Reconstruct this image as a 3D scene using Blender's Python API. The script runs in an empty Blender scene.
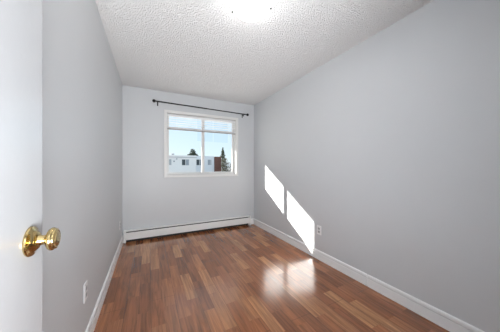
import bpy, bmesh, math, random
from mathutils import Vector, Matrix
random.seed(7)
S = bpy.context.scene
COL = S.collection
PI = math.pi

# ------------------------------------------------------------------ room measures (metres)
W, D, H = 2.299, 3.692, 2.44          # width (x), far wall (y), ceiling height; the camera stands in the doorway at y = 0
NEAR = -0.05                           # inner face of the near wall
OX0, OX1, OZ0, OZ1 = 0.638, 1.903, 1.032, 2.092   # window opening

# ------------------------------------------------------------------ camera
cam = bpy.data.cameras.new('camera')
cam.sensor_width = 36.0
cam.lens = 202.5 * 36.0 / 500.0
cam.shift_y = 0.7 / 500.0
cam.clip_start = 0.02
cam.clip_end = 500
co = bpy.data.objects.new('camera', cam)
COL.objects.link(co)
co.location = (0.3655, 0.0, 1.176)
co.rotation_euler = (PI / 2, 0, -0.4634)
S.camera = co

# ------------------------------------------------------------------ sky, sun, exposure
S.view_settings.view_transform = 'Standard'
S.view_settings.look = 'None'
S.view_settings.gamma = 1.0
S.view_settings.use_curve_mapping = False
S.view_settings.exposure = 0.34

SUN_DIR = Vector((-1.0, 1.108, 0.672))      # towards the sun
LAMP_POWER = 9.5
world = bpy.data.worlds.new('sky')
S.world = world
world.use_nodes = True
wn, wl = world.node_tree.nodes, world.node_tree.links
wn.clear()
sky = wn.new('ShaderNodeTexSky')
sky.sky_type = 'NISHITA'
sky.sun_disc = False
sky.sun_elevation = math.atan2(SUN_DIR.z, math.hypot(SUN_DIR.x, SUN_DIR.y))
sky.sun_rotation = math.atan2(SUN_DIR.x, SUN_DIR.y)
sky.air_density = 1.0
sky.dust_density = 0.6
sky.ozone_density = 1.5
bg = wn.new('ShaderNodeBackground')
bg.inputs['Strength'].default_value = 1.0
wo = wn.new('ShaderNodeOutputWorld')
dim = wn.new('ShaderNodeVectorMath')        # clear sky plus a thin, even pale haze
dim.operation = 'SCALE'
dim.inputs['Scale'].default_value = 0.13
wl.new(sky.outputs['Color'], dim.inputs[0])
hz = wn.new('ShaderNodeMix')
hz.data_type = 'RGBA'
hz.inputs['Factor'].default_value = 0.78
hz.inputs['B'].default_value = (0.60, 0.755, 0.885, 1)
wl.new(dim.outputs[0], hz.inputs['A'])
wl.new(hz.outputs['Result'], bg.inputs['Color'])
wl.new(bg.outputs['Background'], wo.inputs['Surface'])

sun = bpy.data.lights.new('sun', 'SUN')
sun.energy = 16.0
sun.angle = math.radians(0.53)
sun.color = (1.0, 0.96, 0.9)
so = bpy.data.objects.new('sun', sun)
COL.objects.link(so)
so.location = (-6, 10, 8)
so.rotation_euler = SUN_DIR.to_track_quat('Z', 'Y').to_euler()


hall = bpy.data.lights.new('added_fill_light', 'AREA')     # fill added behind the camera, aimed up to brighten ceiling and walls
hall.shape = 'RECTANGLE'
hall.size, hall.size_y = 0.50, 0.80
hall.energy = 80.0
hall.color = (0.965, 0.982, 1.0)
ho = bpy.data.objects.new('added_fill_light', hall)
COL.objects.link(ho)
ho.location = (0.40, NEAR - 0.48, 0.85)
ho.rotation_euler = (PI / 2 + 0.98, 0, -0.15)

# ------------------------------------------------------------------ materials
def srgb(r, g, b):
    f = lambda c: (c / 255 / 12.92) if c / 255 <= 0.04045 else ((c / 255 + 0.055) / 1.055) ** 2.4
    return (f(r), f(g), f(b), 1.0)


def mat(name, col, rough=0.5, metal=0.0, bump=None, vary=0.03, spec=0.5, coat=0.0):
    """Principled paint with a faint procedural colour variation and optional noise bump (scale, strength, distance)."""
    m = bpy.data.materials.new(name)
    m.use_nodes = True
    n, l = m.node_tree.nodes, m.node_tree.links
    p = n['Principled BSDF']
    p.inputs['Roughness'].default_value = rough
    p.inputs['Metallic'].default_value = metal
    p.inputs['Specular IOR Level'].default_value = spec
    p.inputs['Coat Weight'].default_value = coat
    tc = n.new('ShaderNodeTexCoord')
    no = n.new('ShaderNodeTexNoise')
    no.inputs['Scale'].default_value = 6.0
    no.inputs['Detail'].default_value = 4.0
    l.new(tc.outputs['Object'], no.inputs['Vector'])
    mx = n.new('ShaderNodeMix')
    mx.data_type = 'RGBA'
    mx.inputs['A'].default_value = tuple(c * (1 - vary) for c in col[:3]) + (1,)
    mx.inputs['B'].default_value = tuple(min(1, c * (1 + vary)) for c in col[:3]) + (1,)
    l.new(no.outputs['Fac'], mx.inputs['Factor'])
    l.new(mx.outputs['Result'], p.inputs['Base Color'])
    if bump:
        b2 = n.new('ShaderNodeTexNoise')
        b2.inputs['Scale'].default_value = bump[0]
        b2.inputs['Detail'].default_value = 3.0
        l.new(tc.outputs['Object'], b2.inputs['Vector'])
        bp = n.new('ShaderNodeBump')
        bp.inputs['Strength'].default_value = bump[1]
        bp.inputs['Distance'].default_value = bump[2]
        l.new(b2.outputs['Fac'], bp.inputs['Height'])
        l.new(bp.outputs['Normal'], p.inputs['Normal'])
    return m


M = {}
M['wall'] = mat('grey_wall_paint', (0.592, 0.609, 0.627, 1), 0.45, bump=(160, 0.10, 0.002), vary=0.012)
M['trim'] = mat('white_trim_paint', (0.86, 0.865, 0.87, 1), 0.35, vary=0.01)
M['vinyl'] = mat('white_window_vinyl', (0.70, 0.70, 0.69, 1), 0.3, vary=0.01)
M['casing'] = mat('white_casing_paint', (0.76, 0.76, 0.75, 1), 0.4, vary=0.01)
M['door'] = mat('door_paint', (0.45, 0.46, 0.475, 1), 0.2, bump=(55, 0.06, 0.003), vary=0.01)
M['heater'] = mat('heater_enamel', (0.80, 0.80, 0.79, 1), 0.4, vary=0.015)
M['heater_shade'] = mat('heater_shade_black', (0.025, 0.024, 0.023, 1), 0.6)
M['fins'] = mat('aluminium_fins', (0.12, 0.12, 0.12, 1), 0.5, metal=0.8)
M['brass'] = mat('polished_brass', (0.58, 0.44, 0.205, 1), 0.15, metal=1.0, vary=0.05)
M['dark'] = mat('dark_hole', (0.03, 0.025, 0.02, 1), 0.6)
M['black'] = mat('black_rod_metal', (0.012, 0.012, 0.013, 1), 0.4, metal=0.3)
M['plate'] = mat('white_plastic', (0.82, 0.82, 0.83, 1), 0.35, vary=0.01)
M['receptacle'] = mat('grey_receptacle', (0.42, 0.42, 0.43, 1), 0.4)
M['slot'] = mat('slot_dark', (0.02, 0.02, 0.022, 1), 0.5)
M['rail'] = mat('blind_rail_grey', (0.27, 0.25, 0.23, 1), 0.4)
M['slat'] = mat('blind_slat_white', (0.82, 0.83, 0.84, 1), 0.4)
M['stucco'] = mat('white_stucco', (0.80, 0.79, 0.785, 1), 0.9, bump=(30, 0.3, 0.02))
M['stucco_shade'] = mat('shaded_white_stucco', (0.72, 0.745, 0.78, 1), 0.85)  # white wall section with its bluish shade put into the colour
M['parapet'] = mat('eave_trim_shade', (0.42, 0.43, 0.45, 1), 0.6)  # trim colour darkened to draw the shade line along the roof edge
M['eave'] = mat('soffit_grey', (0.55, 0.56, 0.58, 1), 0.8)
M['brick'] = mat('red_brown_cladding', (0.15, 0.072, 0.055, 1), 0.8, vary=0.25)
M['dkglass'] = mat('dark_window_glass', (0.05, 0.06, 0.07, 1), 0.1)
M['mdglass'] = mat('curtained_window_glass', (0.30, 0.33, 0.37, 1), 0.2)
M['ground'] = mat('dry_ground', (0.55, 0.53, 0.49, 1), 0.95, vary=0.2)
M['leaf_dark'] = mat('dark_needles', (0.03, 0.045, 0.028, 1), 0.8, vary=0.3)
M['leaf_green'] = mat('conifer_needles', (0.05, 0.065, 0.04, 1), 0.8, vary=0.3)
M['twig'] = mat('dry_twigs', (0.13, 0.11, 0.08, 1), 0.9, vary=0.3)
M['bark'] = mat('bark', (0.12, 0.09, 0.07, 1), 0.9, vary=0.3)
M['roof'] = mat('roof_membrane', (0.45, 0.45, 0.46, 1), 0.9)
M['reflector'] = mat('reflector_white', (0.6, 0.6, 0.59, 1), 0.9, vary=0.02)
M['vent'] = mat('vent_metal', (0.35, 0.37, 0.40, 1), 0.5, metal=0.4)


def ceiling_material():
    m = mat('popcorn_ceiling', (0.88, 0.88, 0.88, 1), 0.95, vary=0.0)
    n, l = m.node_tree.nodes, m.node_tree.links
    p = n['Principled BSDF']
    tc = n.new('ShaderNodeTexCoord')
    v = n.new('ShaderNodeTexVoronoi')
    v.inputs['Scale'].default_value = 105.0
    no = n.new('ShaderNodeTexNoise')
    no.inputs['Scale'].default_value = 60.0
    no.inputs['Detail'].default_value = 5.0
    no.inputs['Roughness'].default_value = 0.7
    l.new(tc.outputs['Object'], v.inputs['Vector'])
    l.new(tc.outputs['Object'], no.inputs['Vector'])
    mm = n.new('ShaderNodeMath')
    mm.operation = 'SUBTRACT'
    l.new(no.outputs['Fac'], mm.inputs[0])
    l.new(v.outputs['Distance'], mm.inputs[1])
    bp = n.new('ShaderNodeBump')
    bp.inputs['Strength'].default_value = 1.0
    bp.inputs['Distance'].default_value = 0.013
    l.new(mm.outputs[0], bp.inputs['Height'])
    l.new(bp.outputs['Normal'], p.inputs['Normal'])
    return m


def floor_material():
    """Walnut strip laminate: boards run along y, each strip with its own tone, fine grain along its length."""
    m = bpy.data.materials.new('walnut_laminate')
    m.use_nodes = True
    n, l = m.node_tree.nodes, m.node_tree.links
    p = n['Principled BSDF']
    tc = n.new('ShaderNodeTexCoord')
    sx = n.new('ShaderNodeSeparateXYZ')
    l.new(tc.outputs['Object'], sx.inputs[0])
    cx = n.new('ShaderNodeCombineXYZ')             # swap: brick rows run along y
    l.new(sx.outputs['Y'], cx.inputs['X'])
    l.new(sx.outputs['X'], cx.inputs['Y'])

    def brick(w, h, off, freq, mortar):
        b = n.new('ShaderNodeTexBrick')
        b.offset = off
        b.offset_frequency = freq
        b.squash = 1.0
        b.inputs['Color1'].default_value = (0, 0, 0, 1)
        b.inputs['Color2'].default_value = (1, 1, 1, 1)
        b.inputs['Mortar'].default_value = (0.5, 0.5, 0.5, 1)
        b.inputs['Scale'].default_value = 1.0
        b.inputs['Mortar Size'].default_value = mortar
        b.inputs['Mortar Smooth'].default_value = 0.3
        b.inputs['Bias'].default_value = 0.0
        b.inputs['Brick Width'].default_value = w
        b.inputs['Row Height'].default_value = h
        l.new(cx.outputs[0], b.inputs['Vector'])
        return b
    strips = brick(0.46, 0.0955, 0.43, 2, 0.0008)
    boards = brick(1.24, 0.191, 0.41, 2, 0.0016)
    # random tone of each strip
    ramp = n.new('ShaderNodeValToRGB')
    e = ramp.color_ramp.elements
    e[0].position = 0.0
    e[0].color = FLOOR[0]
    e[1].position = 1.0
    e[1].color = FLOOR[3]
    for pos, c in ((0.45, FLOOR[1]), (0.75, FLOOR[2])):
        q = e.new(pos)
        q.color = c
    l.new(strips.outputs['Color'], ramp.inputs['Fac'])
    # grain, shifted from strip to strip
    mp = n.new('ShaderNodeMapping')
    mp.inputs['Scale'].default_value = (38.0, 2.2, 1.0)
    l.new(tc.outputs['Object'], mp.inputs['Vector'])
    sh = n.new('ShaderNodeVectorMath')
    sh.operation = 'MULTIPLY_ADD'
    l.new(strips.outputs['Color'], sh.inputs[0])
    sh.inputs[1].default_value = (17.0, 31.0, 5.0)
    l.new(mp.outputs[0], sh.inputs[2])
    g = n.new('ShaderNodeTexNoise')
    g.inputs['Scale'].default_value = 1.0
    g.inputs['Detail'].default_value = 6.0
    g.inputs['Roughness'].default_value = 0.65
    g.inputs['Distortion'].default_value = 0.8
    l.new(sh.outputs[0], g.inputs['Vector'])
    gr = n.new('ShaderNodeMapRange')
    gr.inputs['From Min'].default_value = 0.25
    gr.inputs['From Max'].default_value = 0.75
    gr.inputs['To Min'].default_value = 0.38
    gr.inputs['To Max'].default_value = 1.62
    l.new(g.outputs['Fac'], gr.inputs['Value'])
    mul = n.new('ShaderNodeMix')
    mul.data_type = 'RGBA'
    mul.blend_type = 'MULTIPLY'
    mul.inputs['Factor'].default_value = 1.0
    l.new(ramp.outputs['Color'], mul.inputs['A'])
    l.new(gr.outputs['Result'], mul.inputs['B'])
    # joints between boards
    jo = n.new('ShaderNodeMix')
    jo.data_type = 'RGBA'
    jo.inputs['B'].default_value = (0.035, 0.018, 0.011, 1)
    jf = n.new('ShaderNodeMath')
    jf.operation = 'MULTIPLY'
    jf.inputs[1].default_value = 0.75
    l.new(boards.outputs['Fac'], jf.inputs[0])
    l.new(jf.outputs[0], jo.inputs['Factor'])
    l.new(mul.outputs['Result'], jo.inputs['A'])
    l.new(jo.outputs['Result'], p.inputs['Base Color'])
    p.inputs['Roughness'].default_value = 0.22
    p.inputs['Specular IOR Level'].default_value = 0.42
    p.inputs['Coat Weight'].default_value = 0.40
    p.inputs['Coat Roughness'].default_value = 0.14
    p.inputs['Coat IOR'].default_value = 1.6
    bp = n.new('ShaderNodeBump')
    bp.inputs['Strength'].default_value = 0.12
    bp.inputs['Distance'].default_value = 0.002
    l.new(g.outputs['Fac'], bp.inputs['Height'])
    l.new(bp.outputs['Normal'], p.inputs['Normal'])
    return m


FLOOR = [(0.215, 0.073, 0.027, 1), (0.295, 0.106, 0.040, 1), (0.355, 0.138, 0.055, 1), (0.45, 0.205, 0.088, 1)]
M['floor'] = floor_material()
M['ceiling'] = ceiling_material()


def glass_material():
    m = bpy.data.materials.new('window_glass')
    m.use_nodes = True
    n, l = m.node_tree.nodes, m.node_tree.links
    n.clear()
    o = n.new('ShaderNodeOutputMaterial')
    t = n.new('ShaderNodeBsdfTransparent')
    t.inputs['Color'].default_value = (0.95, 0.97, 0.97, 1)
    g = n.new('ShaderNodeBsdfGlossy')
    g.inputs['Roughness'].default_value = 0.02
    f = n.new('ShaderNodeFresnel')
    f.inputs['IOR'].default_value = 1.1
    x = n.new('ShaderNodeMixShader')
    l.new(f.outputs[0], x.inputs[0])
    l.new(t.outputs[0], x.inputs[1])
    l.new(g.outputs[0], x.inputs[2])
    l.new(x.outputs[0], o.inputs['Surface'])
    return m


M['glass'] = glass_material()


def lamp_material():
    m = bpy.data.materials.new('lit_frosted_glass')
    m.use_nodes = True
    p = m.node_tree.nodes['Principled BSDF']
    p.inputs['Base Color'].default_value = (0.9, 0.9, 0.88, 1)
    p.inputs['Roughness'].default_value = 0.25
    p.inputs['Emission Color'].default_value = (1.0, 0.985, 0.965, 1)
    p.inputs['Emission Strength'].default_value = LAMP_POWER
    return m


M['lamp'] = lamp_material()


# ------------------------------------------------------------------ helpers
def box(bm, x0, x1, y0, y1, z0, z1, bevel=0.0, seg=2):
    r = bmesh.ops.create_cube(bm, size=1.0)
    vs = r['verts']
    for v in vs:
        v.co = Vector((x0 + (v.co.x + .5) * (x1 - x0), y0 + (v.co.y + .5) * (y1 - y0), z0 + (v.co.z + .5) * (z1 - z0)))
    if bevel:
        ed = list({e for v in vs for e in v.link_edges})
        bmesh.ops.bevel(bm, geom=ed, offset=bevel, segments=seg, affect='EDGES', profile=0.5)
    return bm


def lathe(bm, prof, seg=40, mtx=None):
    """prof: list of (radius, height) about local z."""
    rings = []
    for r, h in prof:
        if r < 1e-6:
            rings.append([bm.verts.new((0, 0, h))])
        else:
            rings.append([bm.verts.new((r * math.cos(2 * PI * k / seg), r * math.sin(2 * PI * k / seg), h)) for k in range(seg)])
    for a, b in zip(rings, rings[1:]):
        for k in range(seg):
            k2 = (k + 1) % seg
            if len(a) == 1 and len(b) == 1:
                continue
            if len(a) == 1:
                bm.faces.new((a[0], b[k], b[k2]))
            elif len(b) == 1:
                bm.faces.new((a[k], b[0], a[k2]))
            else:
                bm.faces.new((a[k], b[k], b[k2], a[k2]))
    if mtx is not None:
        vs = [v for r in rings for v in r]
        bmesh.ops.transform(bm, matrix=mtx, verts=vs)
    return bm


def along(p0, axis):
    """Matrix that puts local z along axis, origin at p0."""
    q = Vector(axis).normalized().to_track_quat('Z', 'Y')
    return Matrix.Translation(Vector(p0)) @ q.to_matrix().to_4x4()


def tube(bm, p0, p1, r, seg=16):
    p0, p1 = Vector(p0), Vector(p1)
    L = (p1 - p0).length
    return lathe(bm, [(0, 0), (r, 0), (r, L), (0, L)], seg, along(p0, p1 - p0))


def extrude_profile(bm, prof, axis, a0, a1, place):
    """prof: closed list of 2D points; place(u, v, a) -> xyz."""
    A = [bm.verts.new(place(u, v, a0)) for u, v in prof]
    B = [bm.verts.new(place(u, v, a1)) for u, v in prof]
    k = len(prof)
    for i in range(k):
        j = (i + 1) % k
        bm.faces.new((A[i], A[j], B[j], B[i]))
    bm.faces.new(A[::-1])
    bm.faces.new(B)
    return bm


def obj(name, bm, material, parent=None, smooth=False, origin=None):
    bmesh.ops.recalc_face_normals(bm, faces=bm.faces)
    if origin is not None:
        bmesh.ops.translate(bm, vec=-Vector(origin), verts=bm.verts)
    me = bpy.data.meshes.new(name)
    bm.to_mesh(me)
    bm.free()
    me.materials.append(material)
    if smooth:
        for p in me.polygons:
            p.use_smooth = True
        me.set_sharp_from_angle(angle=math.radians(38))
    o = bpy.data.objects.new(name, me)
    COL.objects.link(o)
    if origin is not None:
        o.location = origin
    if parent is not None:
        o.parent = parent
        if origin is not None:
            o.location = Vector(origin) - parent.location
        else:
            o.location = -parent.location
    return o


def tag(o, label, cat, group=None, kind=None):
    o['label'] = label
    o['category'] = cat
    if group:
        o['group'] = group
    if kind:
        o['kind'] = kind
    return o


def thing(name, loc, label, cat, group=None, kind=None):
    o = bpy.data.objects.new(name, None)
    o.empty_display_size = 0.05
    COL.objects.link(o)
    o.location = loc
    return tag(o, label, cat, group, kind)


def struct(name, bm, material, label, cat, smooth=False):
    return tag(obj(name, bm, material, smooth=smooth), label, cat, kind='structure')


nb = bmesh.new

# ------------------------------------------------------------------ room shell
T = 0.14
HALL = -1.35                                             # far side of the hall behind the camera
struct('floor', box(nb(), -0.3, W + 0.3, HALL, D + 0.05, -0.12, 0), M['floor'],
       'glossy walnut brown strip laminate floor', 'floor')
struct('ceiling', box(nb(), -0.3, W + 0.3, HALL, D + T, H, H + 0.16), M['ceiling'],
       'white stippled popcorn ceiling', 'ceiling')
struct('wall_left', box(nb(), -T, 0, HALL, D + T, -0.12, H), M['wall'],
       'pale grey wall on the left, behind the open door', 'wall')
struct('wall_right', box(nb(), W, W + T, HALL, D + T, -0.12, H), M['wall'],
       'pale grey wall on the right, with the patch of sunlight', 'wall')
b = nb()
box(b, 0, OX0, D, D + T, 0, H)
box(b, OX1, W, D, D + T, 0, H)
box(b, OX0, OX1, D, D + T, 0, OZ0)
box(b, OX0, OX1, D, D + T, OZ1, H)
struct('wall_back', b, M['wall'], 'grey far wall around the window', 'wall')
DX0, DX1 = 0.075, 0.86                                   # doorway the camera stands in
b = nb()
box(b, 0, DX0 - 0.0, NEAR - 0.12, NEAR, 0, H)
box(b, DX1, W, NEAR - 0.12, NEAR, 0, H)
box(b, DX0, DX1, NEAR - 0.12, NEAR, 2.05, H)
struct('wall_front', b, M['wall'], 'grey near wall with the doorway', 'wall')
struct('wall_hall', box(nb(), 0, W, HALL - T, HALL, 0, H), M['wall'], 'grey wall of the hall beyond the doorway', 'wall')

# baseboards: 11.5 cm with a stepped, rounded cap
BP = [(0, 0), (0.014, 0), (0.014, 0.076), (0.013, 0.0785), (0.002, 0.068), (0.002, 0.076), (0.0115, 0.0865), (0.012, 0.103),
      (0.009, 0.110), (0.004, 0.114), (0, 0.115)]
SEAM = 1.268
b = nb()
extrude_profile(b, BP, 'y', NEAR, SEAM - 0.0035, lambda u, v, a: (W - u, a, v))
extrude_profile(b, BP, 'y', SEAM + 0.0035, D, lambda u, v, a: (W - u, a, v))
struct('baseboard_right', b, M['trim'], 'white stepped baseboard along the right wall, with a joint', 'baseboard')
b = nb()
extrude_profile(b, BP, 'y', NEAR, D, lambda u, v, a: (u, a, v))
struct('baseboard_left', b, M['trim'], 'white baseboard along the left wall', 'baseboard')
b = nb()
extrude_profile(b, BP, 'x', 2.205, W - 0.0145, lambda u, v, a: (a, D - u, v))
struct('baseboard_back', b, M['trim'], 'short white baseboard between the heater and right corner', 'baseboard')

# door casing round the doorway, room side
b = nb()
box(b, DX1 + 0.0, DX1 + 0.06, NEAR, NEAR + 0.014, 0, 2.11, 0.003)
box(b, DX0 - 0.06, DX1, NEAR, NEAR + 0.014, 2.05, 2.11, 0.003)
struct('trim_1', b, M['trim'], 'white casing round the doorway', 'trim')

# ------------------------------------------------------------------ window
GY = D + 0.085                                            # plane of the glass
win = thing('window_1', ((OX0 + OX1) / 2, D, OZ0), 'white framed two pane sliding window in the far wall', 'window', kind='structure')
b = nb()
c = 0.045
X0, X1, Z0, Z1 = OX0 - c + 0.002, OX1 + c - 0.003, OZ0 - 0.038, OZ1 + 0.044
box(b, X0, OX0, D - 0.016, D, Z0, Z1, 0.003)
box(b, OX1, X1, D - 0.016, D, Z0, Z1, 0.003)
box(b, OX0, OX1, D - 0.016, D, OZ1, Z1, 0.003)
box(b, OX0, OX1, D - 0.016, D, Z0, OZ0, 0.003)
obj('window_casing', b, M['casing'], win)
b = nb()                                                  # jamb liner
j = 0.006
box(b, OX0, OX0 + j, D, D + T, OZ0, OZ1)
box(b, OX1 - j, OX1, D, D + T, OZ0, OZ1)
box(b, OX0 + j, OX1 - j, D, D + T, OZ1 - j, OZ1)
box(b, OX0 + j, OX1 - j, D, D + T, OZ0, OZ0 + j)
obj('window_jamb', b, M['vinyl'], win)
fx0, fx1, fz0, fz1 = OX0 + j, OX1 - j, OZ0 + j, OZ1 - j
b = nb()                                                  # outer vinyl frame
fw = 0.016
box(b, fx0, fx0 + fw, D + 0.041, D + 0.110, fz0, fz1, 0.002)
box(b, fx1 - fw, fx1, D + 0.041, D + 0.110, fz0, fz1, 0.002)
box(b, fx0 + fw, fx1 - fw, D + 0.041, D + 0.110, fz1 - fw, fz1, 0.002)
box(b, fx0 + fw, fx1 - fw, D + 0.041, D + 0.110, fz0, fz0 + fw, 0.002)
obj('window_frame', b, M['vinyl'], win)


def sash(x0, x1, y0, y1, lx, rx):
    z0, z1 = fz0 + fw, fz1 - fw
    b = nb()
    box(b, x0, x0 + lx, y0, y1, z0, z1, 0.003)
    box(b, x1 - rx, x1, y0, y1, z0, z1, 0.003)
    box(b, x0 + lx, x1 - rx, y0, y1, z0, z0 + 0.026, 0.003)
    box(b, x0 + lx, x1 - rx, y0, y1, z1 - 0.026, z1, 0.003)
    s = obj('window_sash', b, M['vinyl'], win)
    b = nb()
    ym = (y0 + y1) / 2
    box(b, x0 + lx - 0.004, x1 - rx + 0.004, ym - 0.002, ym + 0.002, z0 + 0.022, z1 - 0.022)
    g = obj('window_pane', b, M['glass'])
    g.parent = s
    g.location = (0, 0, 0)
    g.matrix_parent_inverse = s.matrix_local.inverted()
    return s


bpy.context.view_layer.update()
MX = 1.262
sash(fx0 + fw, MX + 0.028, D + 0.044, D + 0.068, 0.016, 0.050)
sash(MX - 0.020, fx1 - fw, D + 0.071, D + 0.095, 0.050, 0.034)
b = nb()
box(b, MX + 0.000, MX + 0.012, D + 0.037, D + 0.0445, 1.50, 1.60, 0.003)
obj('sash_latch', b, M['vinyl'], win)

# ------------------------------------------------------------------ blind, drawn most of the way up
bl = thing('window_blind', ((OX0 + OX1) / 2, D + 0.025, OZ1), 'white horizontal slat blind drawn up at the top of the window', 'blind')
bx0, bx1 = OX0 + j + 0.003, OX1 - j - 0.003
obj('headrail', box(nb(), bx0, bx1, D + 0.010, D + 0.036, OZ1 - j - 0.044, OZ1 - j - 0.010, 0.003), M['slat'], bl)
b = nb()
zt, zb = OZ1 - 0.080, 1.895
ns = 4
for k in range(ns):
    z = zt - (zt - zb) * k / (ns - 1)
    tilt = math.radians(-11 + 5 * math.sin(k * 2.1))
    pts = []
    for q in range(5):
        u = (q / 4 - .5) * 0.025
        pts.append((u * math.cos(tilt), u * math.sin(tilt) + 0.0022 * (1 - (q / 2 - 1) ** 2)))
    prof = pts + [(u, v - 0.0007) for u, v in pts[::-1]]
    sag = random.uniform(-.003, .003)
    extrude_profile(b, prof, 'x', bx0 + 0.004, bx1 - 0.004, lambda u, v, a: (a, D + 0.020 + u, z + v + sag * (a - 1.27)))
obj('slats', b, M['slat'], bl)
b = nb()
for k in range(9):
    z = 1.829 + k * 0.0036
    box(b, bx0 + 0.004, bx1 - 0.004, D + 0.0075, D + 0.0325, z, z + 0.0028)
obj('stacked_slats', b, M['slat'], bl)
obj('bottom_rail', box(nb(), bx0 + 0.002, bx1 - 0.002, D + 0.006, D + 0.034, 1.813, 1.827, 0.003), M['rail'], bl)['label'] = 'grey bottom rail'
for x in (0.80, 1.27, 1.74):
    b = nb()
    tube(b, (x, D + 0.0058, 1.815), (x, D + 0.0058, OZ1 - 0.03), 0.0009, 6)
    tube(b, (x, D + 0.0345, 1.815), (x, D + 0.0345, OZ1 - 0.03), 0.0009, 6)
    obj('lift_cord', b, M['slat'], bl)

# ------------------------------------------------------------------ curtain rod
RY = D - 0.075
rl, rr = Vector((0.474, RY, 2.239)), Vector((2.086, RY, 2.207))
cr = thing('curtain_rod', (1.28, RY, 2.225), 'thin black curtain rod with ball ends above the window', 'curtain rod')
obj('rod', tube(nb(), rl, rr, 0.009), M['black'], cr, True)
mid = rl.lerp(rr, 0.52)
obj('rod_sleeve', tube(nb(), rl, mid, 0.0105), M['black'], cr, True)
d = (rr - rl).normalized()
for p, s in ((rl, -1), (rr, 1)):
    b = nb()
    prof = [(0, -0.002), (0.011, -0.002), (0.012, 0.004), (0.008, 0.008), (0.0075, 0.012)]
    for k in range(1, 12):
        a = PI * k / 12
        prof.append((max(0.0, 0.026 * math.sin(a)) if k else 0.0, 0.033 - 0.026 * math.cos(a)))
    prof.append((0, 0.059))
    lathe(b, prof, 24, along(p, d * s))
    obj('finial', b, M['black'], cr, True)
for t in (0.014, 0.968):
    p = rl.lerp(rr, t)
    b = nb()
    box(b, p.x - 0.009, p.x + 0.009, D - 0.006, D, p.z - 0.055, p.z + 0.02, 0.002)
    tube(b, (p.x, D - 0.004, p.z - 0.016), (p.x, RY, p.z - 0.016), 0.006)
    box(b, p.x - 0.006, p.x + 0.006, RY - 0.015, RY + 0.015, p.z - 0.022, p.z - 0.010, 0.003)
    box(b, p.x - 0.006, p.x + 0.006, RY - 0.015, RY - 0.0105, p.z - 0.02, p.z + 0.008, 0.001)
    box(b, p.x - 0.004, p.x + 0.004, RY - 0.005, RY + 0.005, p.z - 0.05, p.z - 0.012, 0.002)
    obj('bracket', b, M['black'], cr)

# ------------------------------------------------------------------ baseboard heater
hx0, hx1, HF = 0.018, 2.200, D - 0.066
ht = thing('baseboard_heater', ((hx0 + hx1) / 2, D - 0.033, 0), 'long white hydronic baseboard heater under the window', 'heater')
obj('back_panel', box(nb(), hx0 + 0.03, hx1 - 0.03, D - 0.006, D - 0.001, 0.0015, 0.188), M['heater'], ht)
b = nb()                                                  # hood: top lip rolls over to the front
extrude_profile(b, [(0.006, 0.190), (0.052, 0.190), (0.064, 0.183), (0.064, 0.176), (0.060, 0.176), (0.050, 0.185), (0.006, 0.185)], 'x',
                hx0 + 0.028, hx1 - 0.028, lambda u, v, a: (a, D - u, v))
obj('hood', b, M['heater'], ht)
b = nb()
extrude_profile(b, [(0.062, 0.046), (0.066, 0.050), (0.066, 0.150), (0.058, 0.158), (0.056, 0.156), (0.062, 0.148), (0.062, 0.054), (0.052, 0.046)], 'x',
                hx0 + 0.028, hx1 - 0.028, lambda u, v, a: (a, D - u, v))
obj('front_panel', b, M['heater'], ht)
b = nb()
tube(b, (hx0 + 0.04, D - 0.033, 0.095), (hx1 - 0.04, D - 0.033, 0.095), 0.011, 12)
k = 0
while hx0 + 0.08 + k * 0.012 < hx1 - 0.08:
    x = hx0 + 0.08 + k * 0.012
    box(b, x, x + 0.002, D - 0.055, D - 0.010, 0.070, 0.135)
    k += 1
obj('heating_element', b, M['fins'], ht)
obj('shade_sheet', box(nb(), hx0 + 0.03, hx1 - 0.03, D - 0.0085, D - 0.0062, 0.001, 0.183), M['heater_shade'], ht)  # near-black sheet added as the shade inside the heater
for x0, x1 in ((hx0, hx0 + 0.032), (hx1 - 0.036, hx1)):
    obj('end_cap', box(nb(), x0, x1, D - 0.069, D - 0.001, 0.004, 0.193, 0.004), M['heater'], ht)

# ------------------------------------------------------------------ open door on the left, hinged at the doorway
DF, DE = 0.115, 0.722                                     # door face (x), free edge (y)
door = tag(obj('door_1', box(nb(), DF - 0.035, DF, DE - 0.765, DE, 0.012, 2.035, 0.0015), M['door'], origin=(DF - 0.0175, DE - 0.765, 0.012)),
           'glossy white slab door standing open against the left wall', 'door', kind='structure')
KY, KZ = 0.658, 1.000
knob = nb()
kp = [(0, 0.012), (0.0135, 0.012), (0.0135, 0.018), (0.0115, 0.021), (0.0110, 0.0285), (0.0135, 0.031), (0.019, 0.0325), (0.0245, 0.035),
      (0.0268, 0.038), (0.0272, 0.041), (0.0262, 0.0435), (0.0245, 0.045), (0.0245, 0.046), (0.0235, 0.0480), (0.020, 0.0495), (0.0185, 0.0488),
      (0.0165, 0.0498), (0.011, 0.0506), (0.005, 0.0510), (0, 0.0511)]
lathe(knob, kp, 48, along((DF, KY, KZ), (1, 0, 0)))
ko = obj('door_knob', knob, M['brass'], door, True, origin=(DF, KY, KZ))
ko['label'] = 'polished brass knob'
rz = nb()
lathe(rz, [(0, 0.0005), (0.0345, 0.0005), (0.035, 0.003), (0.0335, 0.0055), (0.029, 0.007), (0.025, 0.0085), (0.0215, 0.0125), (0.0185, 0.0155), (0.0125, 0.0165), (0, 0.0165)],
      48, along((DF, KY, KZ), (1, 0, 0)))
ro = obj('rosette', rz, M['brass'], None, True, origin=(DF, KY, KZ))
ro.parent = ko
ro.location = (0, 0, 0)
ph = obj('pin_hole', tube(nb(), (DF + 0.025, KY - 0.0108, KZ), (DF + 0.025, KY - 0.0095, KZ), 0.0017, 10), M['dark'], None, origin=(DF + 0.025, KY - 0.010, KZ))
ph.parent = ko
ph.location = (0.025, -0.010, 0)

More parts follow.
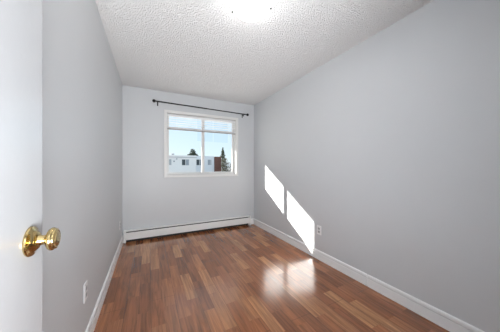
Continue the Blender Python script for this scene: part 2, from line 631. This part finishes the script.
# ------------------------------------------------------------------ ceiling light
LX, LY = 1.070, 1.395
cl = thing('ceiling_light', (LX, LY, H), 'round white glass flush ceiling light, switched on', 'light')
b = nb()
lathe(b, [(0, 0), (0.136, 0), (0.139, -0.004), (0.139, -0.022), (0.137, -0.024), (0, -0.0200)], 48, Matrix.Translation((LX, LY, H)))
obj('ceiling_pan', b, M['trim'], cl, True)
b = nb()
R0, dep = 0.148, 0.086
Rs = (R0 * R0 + dep * dep) / (2 * dep)
prof = [(0, -0.0205), (R0 - 0.004, -0.0205), (R0, -0.024)]
for k in range(1, 13):
    r = R0 * (1 - k / 12)
    prof.append((r, -0.024 - (math.sqrt(Rs * Rs - r * r) - (Rs - dep))))
lathe(b, prof, 64, Matrix.Translation((LX, LY, H)))
obj('glass_dome', b, M['lamp'], cl, True)
for a in (133, 340, 236):
    a = math.radians(a)
    dx, dy = math.cos(a), math.sin(a)
    b = nb()
    tube(b, (LX + dx * 0.140, LY + dy * 0.140, H - 0.022), (LX + dx * 0.160, LY + dy * 0.160, H - 0.022), 0.003, 10)
    lathe(b, [(0, 0), (0.006, 0.0), (0.0075, 0.004), (0.0075, 0.009), (0.005, 0.013), (0, 0.014)], 16, along((LX + dx * 0.150, LY + dy * 0.150, H - 0.026), (dx, dy, -0.4)))
    obj('retaining_clip', b, M['black'], cl, True)['label'] = 'small dark clip'


# ------------------------------------------------------------------ outlets
def outlet(name, x, sgn, y, z, label, recept=True, w=0.070, h=0.115):
    """Cover plate on a side wall; sgn = direction of its normal along x."""
    t = thing(name, (x, y, z), label, 'outlet', 'wall outlets')
    P = lambda u0, u1: (min(x + sgn * u0, x + sgn * u1), max(x + sgn * u0, x + sgn * u1))
    obj('cover_plate', box(nb(), *P(0.0003, 0.006), y - w / 2, y + w / 2, z - h / 2, z + h / 2, 0.002), M['plate'], t)
    if recept:
        for dz in (-0.0195, 0.0195):
            r = obj('receptacle', box(nb(), *P(0.0062, 0.0085), y - 0.0165, y + 0.0165, z + dz - 0.014, z + dz + 0.014, 0.001), M['receptacle'], t)
            sb = nb()
            for dy, hh in ((-0.0065, 0.0045), (0.0065, 0.0038)):
                box(sb, *P(0.0086, 0.0091), y + dy - 0.0016, y + dy + 0.0016, z + dz + 0.003 - hh, z + dz + 0.003 + hh)
            tube(sb, (x + sgn * 0.0086, y, z + dz - 0.008), (x + sgn * 0.0091, y, z + dz - 0.008), 0.0026, 10)
            s = obj('slots', sb, M['slot'], None, origin=(x, y, z))
            s.parent = r
            s.location = Vector((x, y, z))
            s['label'] = 'dark slots'
    obj('screw', tube(nb(), (x + sgn * 0.006, y, z), (x + sgn * 0.0072, y, z), 0.003, 10), M['plate'], t)
    return t


outlet('wall_outlet', W, -1, 1.905, 0.372, 'white duplex outlet on the right wall beside the sunlit patch')
outlet('wall_outlet', 0.0, 1, 1.632, 0.376, 'white outlet low on the left wall beside the open door')
outlet('wall_outlet', 0.0, 1, 3.335, 0.358, 'small white outlet on the left wall near the far corner', w=0.07, h=0.11)

# ------------------------------------------------------------------ outside
GZ = -2.6
struct('ground', box(nb(), -120, 160, D + 0.5, 220, GZ - 0.3, GZ), M['ground'], 'flat pale ground outside the window', 'ground')
struct('bounce_reflector', box(nb(), -2.5, 6.5, D + T + 0.01, 5.5, -0.25, -0.05), M['reflector'], 'added pale balcony deck below the window outside', 'bounce')  # added out of view to bounce sunlight up to the ceiling
b = nb()
ye, ze = 5.64, 2.657
box(b, -1.2, W + 3.5, D + T, ye, ze, ze + 0.16)
struct('roof_eave', b, M['eave'], 'deep roof eave above the window outside', 'eave')

bd = thing('neighbouring_building', (4, 33, GZ), 'white flat roofed two storey building with dark windows and brown panel seen outside', 'building')
FA, FB = 30.0, 31.2
obj('wall', box(nb(), -9, 6.55, FA, 39, GZ, 2.48), M['stucco'], bd)
obj('wall', box(nb(), 6.56, 9.62, FB, 38.5, GZ, 2.82), M['stucco_shade'], bd)['label'] = 'white wall tinted blue grey as in shade'
obj('cladding_panel', box(nb(), 9.64, 10.72, FB - 0.25, 38.4, GZ, 2.76), M['brick'], bd)['label'] = 'red brown panel'
b = nb()
box(b, -9.1, 6.62, FA - 0.12, 39.1, 2.48, 2.56)
obj('eave_trim', b, M['parapet'], bd)
b = nb()
box(b, -9.0, 6.58, FA - 0.04, FA + 0.2, 2.56, 2.80)
obj('parapet', b, M['stucco'], bd)
obj('roof', box(nb(), -8.9, 6.5, FA + 0.2, 38.8, 2.56, 2.60), M['roof'], bd)


def bwin(x0, x1, z0, z1, y, split, g1='dkglass', g2='mdglass'):
    b = nb()
    f = 0.05
    box(b, x0 - f, x1 + f, y - 0.04, y, z1, z1 + f)
    box(b, x0 - f, x1 + f, y - 0.05, y, z0 - f, z0)
    box(b, x0 - f, x0, y - 0.04, y, z0, z1)
    box(b, x1, x1 + f, y - 0.04, y, z0, z1)
    xs = x0 + (x1 - x0) * split
    box(b, xs - 0.03, xs + 0.03, y - 0.04, y, z0, z1)
    w = obj('window', b, M['vinyl'], bd)
    for a, c2, g in ((x0, xs - 0.03, g1), (xs + 0.03, x1, g2)):
        p = obj('pane', box(nb(), a, c2, y - 0.025, y - 0.004, z0, z1), M[g], None)
        p.parent = w
        p.location = (0, 0, 0)


bwin(4.57, 5.52, 1.40, 2.20, FA, 0.52)
bwin(2.72, 3.14, 1.42, 2.20, FA, 0.62, 'mdglass', 'mdglass')
bwin(-1.2, -0.2, 1.40, 2.20, FA, 0.5)
bwin(6.85, 7.62, 1.42, 2.26, FB, 0.64)
bwin(8.60, 9.14, 1.46, 2.26, FB, 0.7, 'mdglass', 'mdglass')
obj('wall_lamp', box(nb(), 3.78, 3.94, FA - 0.16, FA, 2.18, 2.34, 0.03), M['vent'], bd)['label'] = 'small grey wall lamp'
obj('wall_vent', box(nb(), 3.42, 3.60, FA - 0.10, FA, 1.84, 2.02, 0.02), M['mdglass'], bd)['label'] = 'small grey wall vent'
b = nb()
lathe(b, [(0.16, 2.60), (0.16, 3.00), (0.24, 3.02), (0.24, 3.10), (0.05, 3.16), (0, 3.16)], 16, Matrix.Translation((3.55, 32.0, 0)))
obj('roof_vent', b, M['vent'], bd)['label'] = 'grey roof vent'

b = nb()
box(b, 13.2, 30, 58, 66, GZ, 0.6)
ws = tag(obj('far_wall', b, M['stucco'], origin=(21, 62, GZ)), 'low pale building far behind the conifer', 'building')


def clump(bm, cx, cy, cz, fn, count, size):
    """Random leaf-like facets in a volume given by fn(k) -> offset."""
    for k in range(count):
        o = fn()
        p = Vector((cx, cy, cz)) + o
        u = Vector((random.gauss(0, 1), random.gauss(0, 1), random.gauss(0, 1))).normalized()
        v = u.orthogonal().normalized()
        s = size * random.uniform(0.6, 1.4)
        q = u.cross(v)
        a = [bm.verts.new(p + u * s), bm.verts.new(p - u * s * 0.6 + v * s * 0.5), bm.verts.new(p - u * s * 0.6 - v * s * 0.5), bm.verts.new(p + q * s * 0.45)]
        for f in ((0, 1, 2), (0, 1, 3), (1, 2, 3), (0, 2, 3)):
            bm.faces.new([a[i] for i in f])


def ball(rx, ry, rz):
    def fn():
        while True:
            p = Vector((random.uniform(-1, 1), random.uniform(-1, 1), random.uniform(-1, 1)))
            if p.length < 1:
                return Vector((p.x * rx, p.y * ry, p.z * rz))
    return fn


def cone(r, h):
    def fn():
        t = random.random() ** 1.25
        rr = r * (1 - t) * (0.75 + 0.25 * math.sin(t * 46)) + 0.06
        a = random.uniform(0, 2 * PI)
        q = math.sqrt(random.random())
        return Vector((rr * q * math.cos(a), rr * q * math.sin(a), t * h - 0.15 * q))
    return fn


def tree(name, x, y, label, crowns, top, trunk_r, mat_leaf, cat='tree'):
    t = thing(name, (x, y, GZ), label, cat)
    b = nb()
    lathe(b, [(trunk_r, 0), (trunk_r * 0.7, (top - GZ) * 0.5), (0.02, top - GZ), (0, top - GZ)], 10, Matrix.Translation((x, y, GZ)))
    obj('trunk', b, M['bark'], t)
    b = nb()
    for (dx, dy, z, fn, n_, s) in crowns:
        clump(b, x + dx, y + dy, z, fn, n_, s)
    obj('crown', b, M[mat_leaf], t)
    return t


tree('spruce_tree', 8.35, 42.0, 'dark bushy evergreen rising behind the white roof',
     [(0, 0, 3.9, ball(0.62, 0.6, 0.95), 420, 0.14), (0.15, 0, 3.5, ball(0.85, 0.8, 0.55), 320, 0.14),
      (-0.85, 0, 3.25, ball(0.5, 0.5, 0.45), 160, 0.13), (0.7, 0, 3.2, ball(0.5, 0.5, 0.4), 120, 0.13)], 4.4, 0.16, 'leaf_dark')
tree('conifer_tree', 14.75, 42.0, 'slim green conifer standing right of the brown panel',
     [(0, 0, -0.6, cone(2.0, 6.0), 1300, 0.16)], 5.2, 0.16, 'leaf_green')
t = tree('bare_shrub', 11.1, 30.0, 'dry brown leafless shrub in front of the conifer',
         [(-0.1, 0, 1.5, ball(0.55, 0.5, 1.1), 330, 0.085), (0.75, 0.2, 1.0, ball(0.6, 0.5, 1.0), 260, 0.085), (0.3, 0, -0.3, ball(0.9, 0.5, 0.8), 300, 0.09)],
         2.3, 0.06, 'twig', 'shrub')
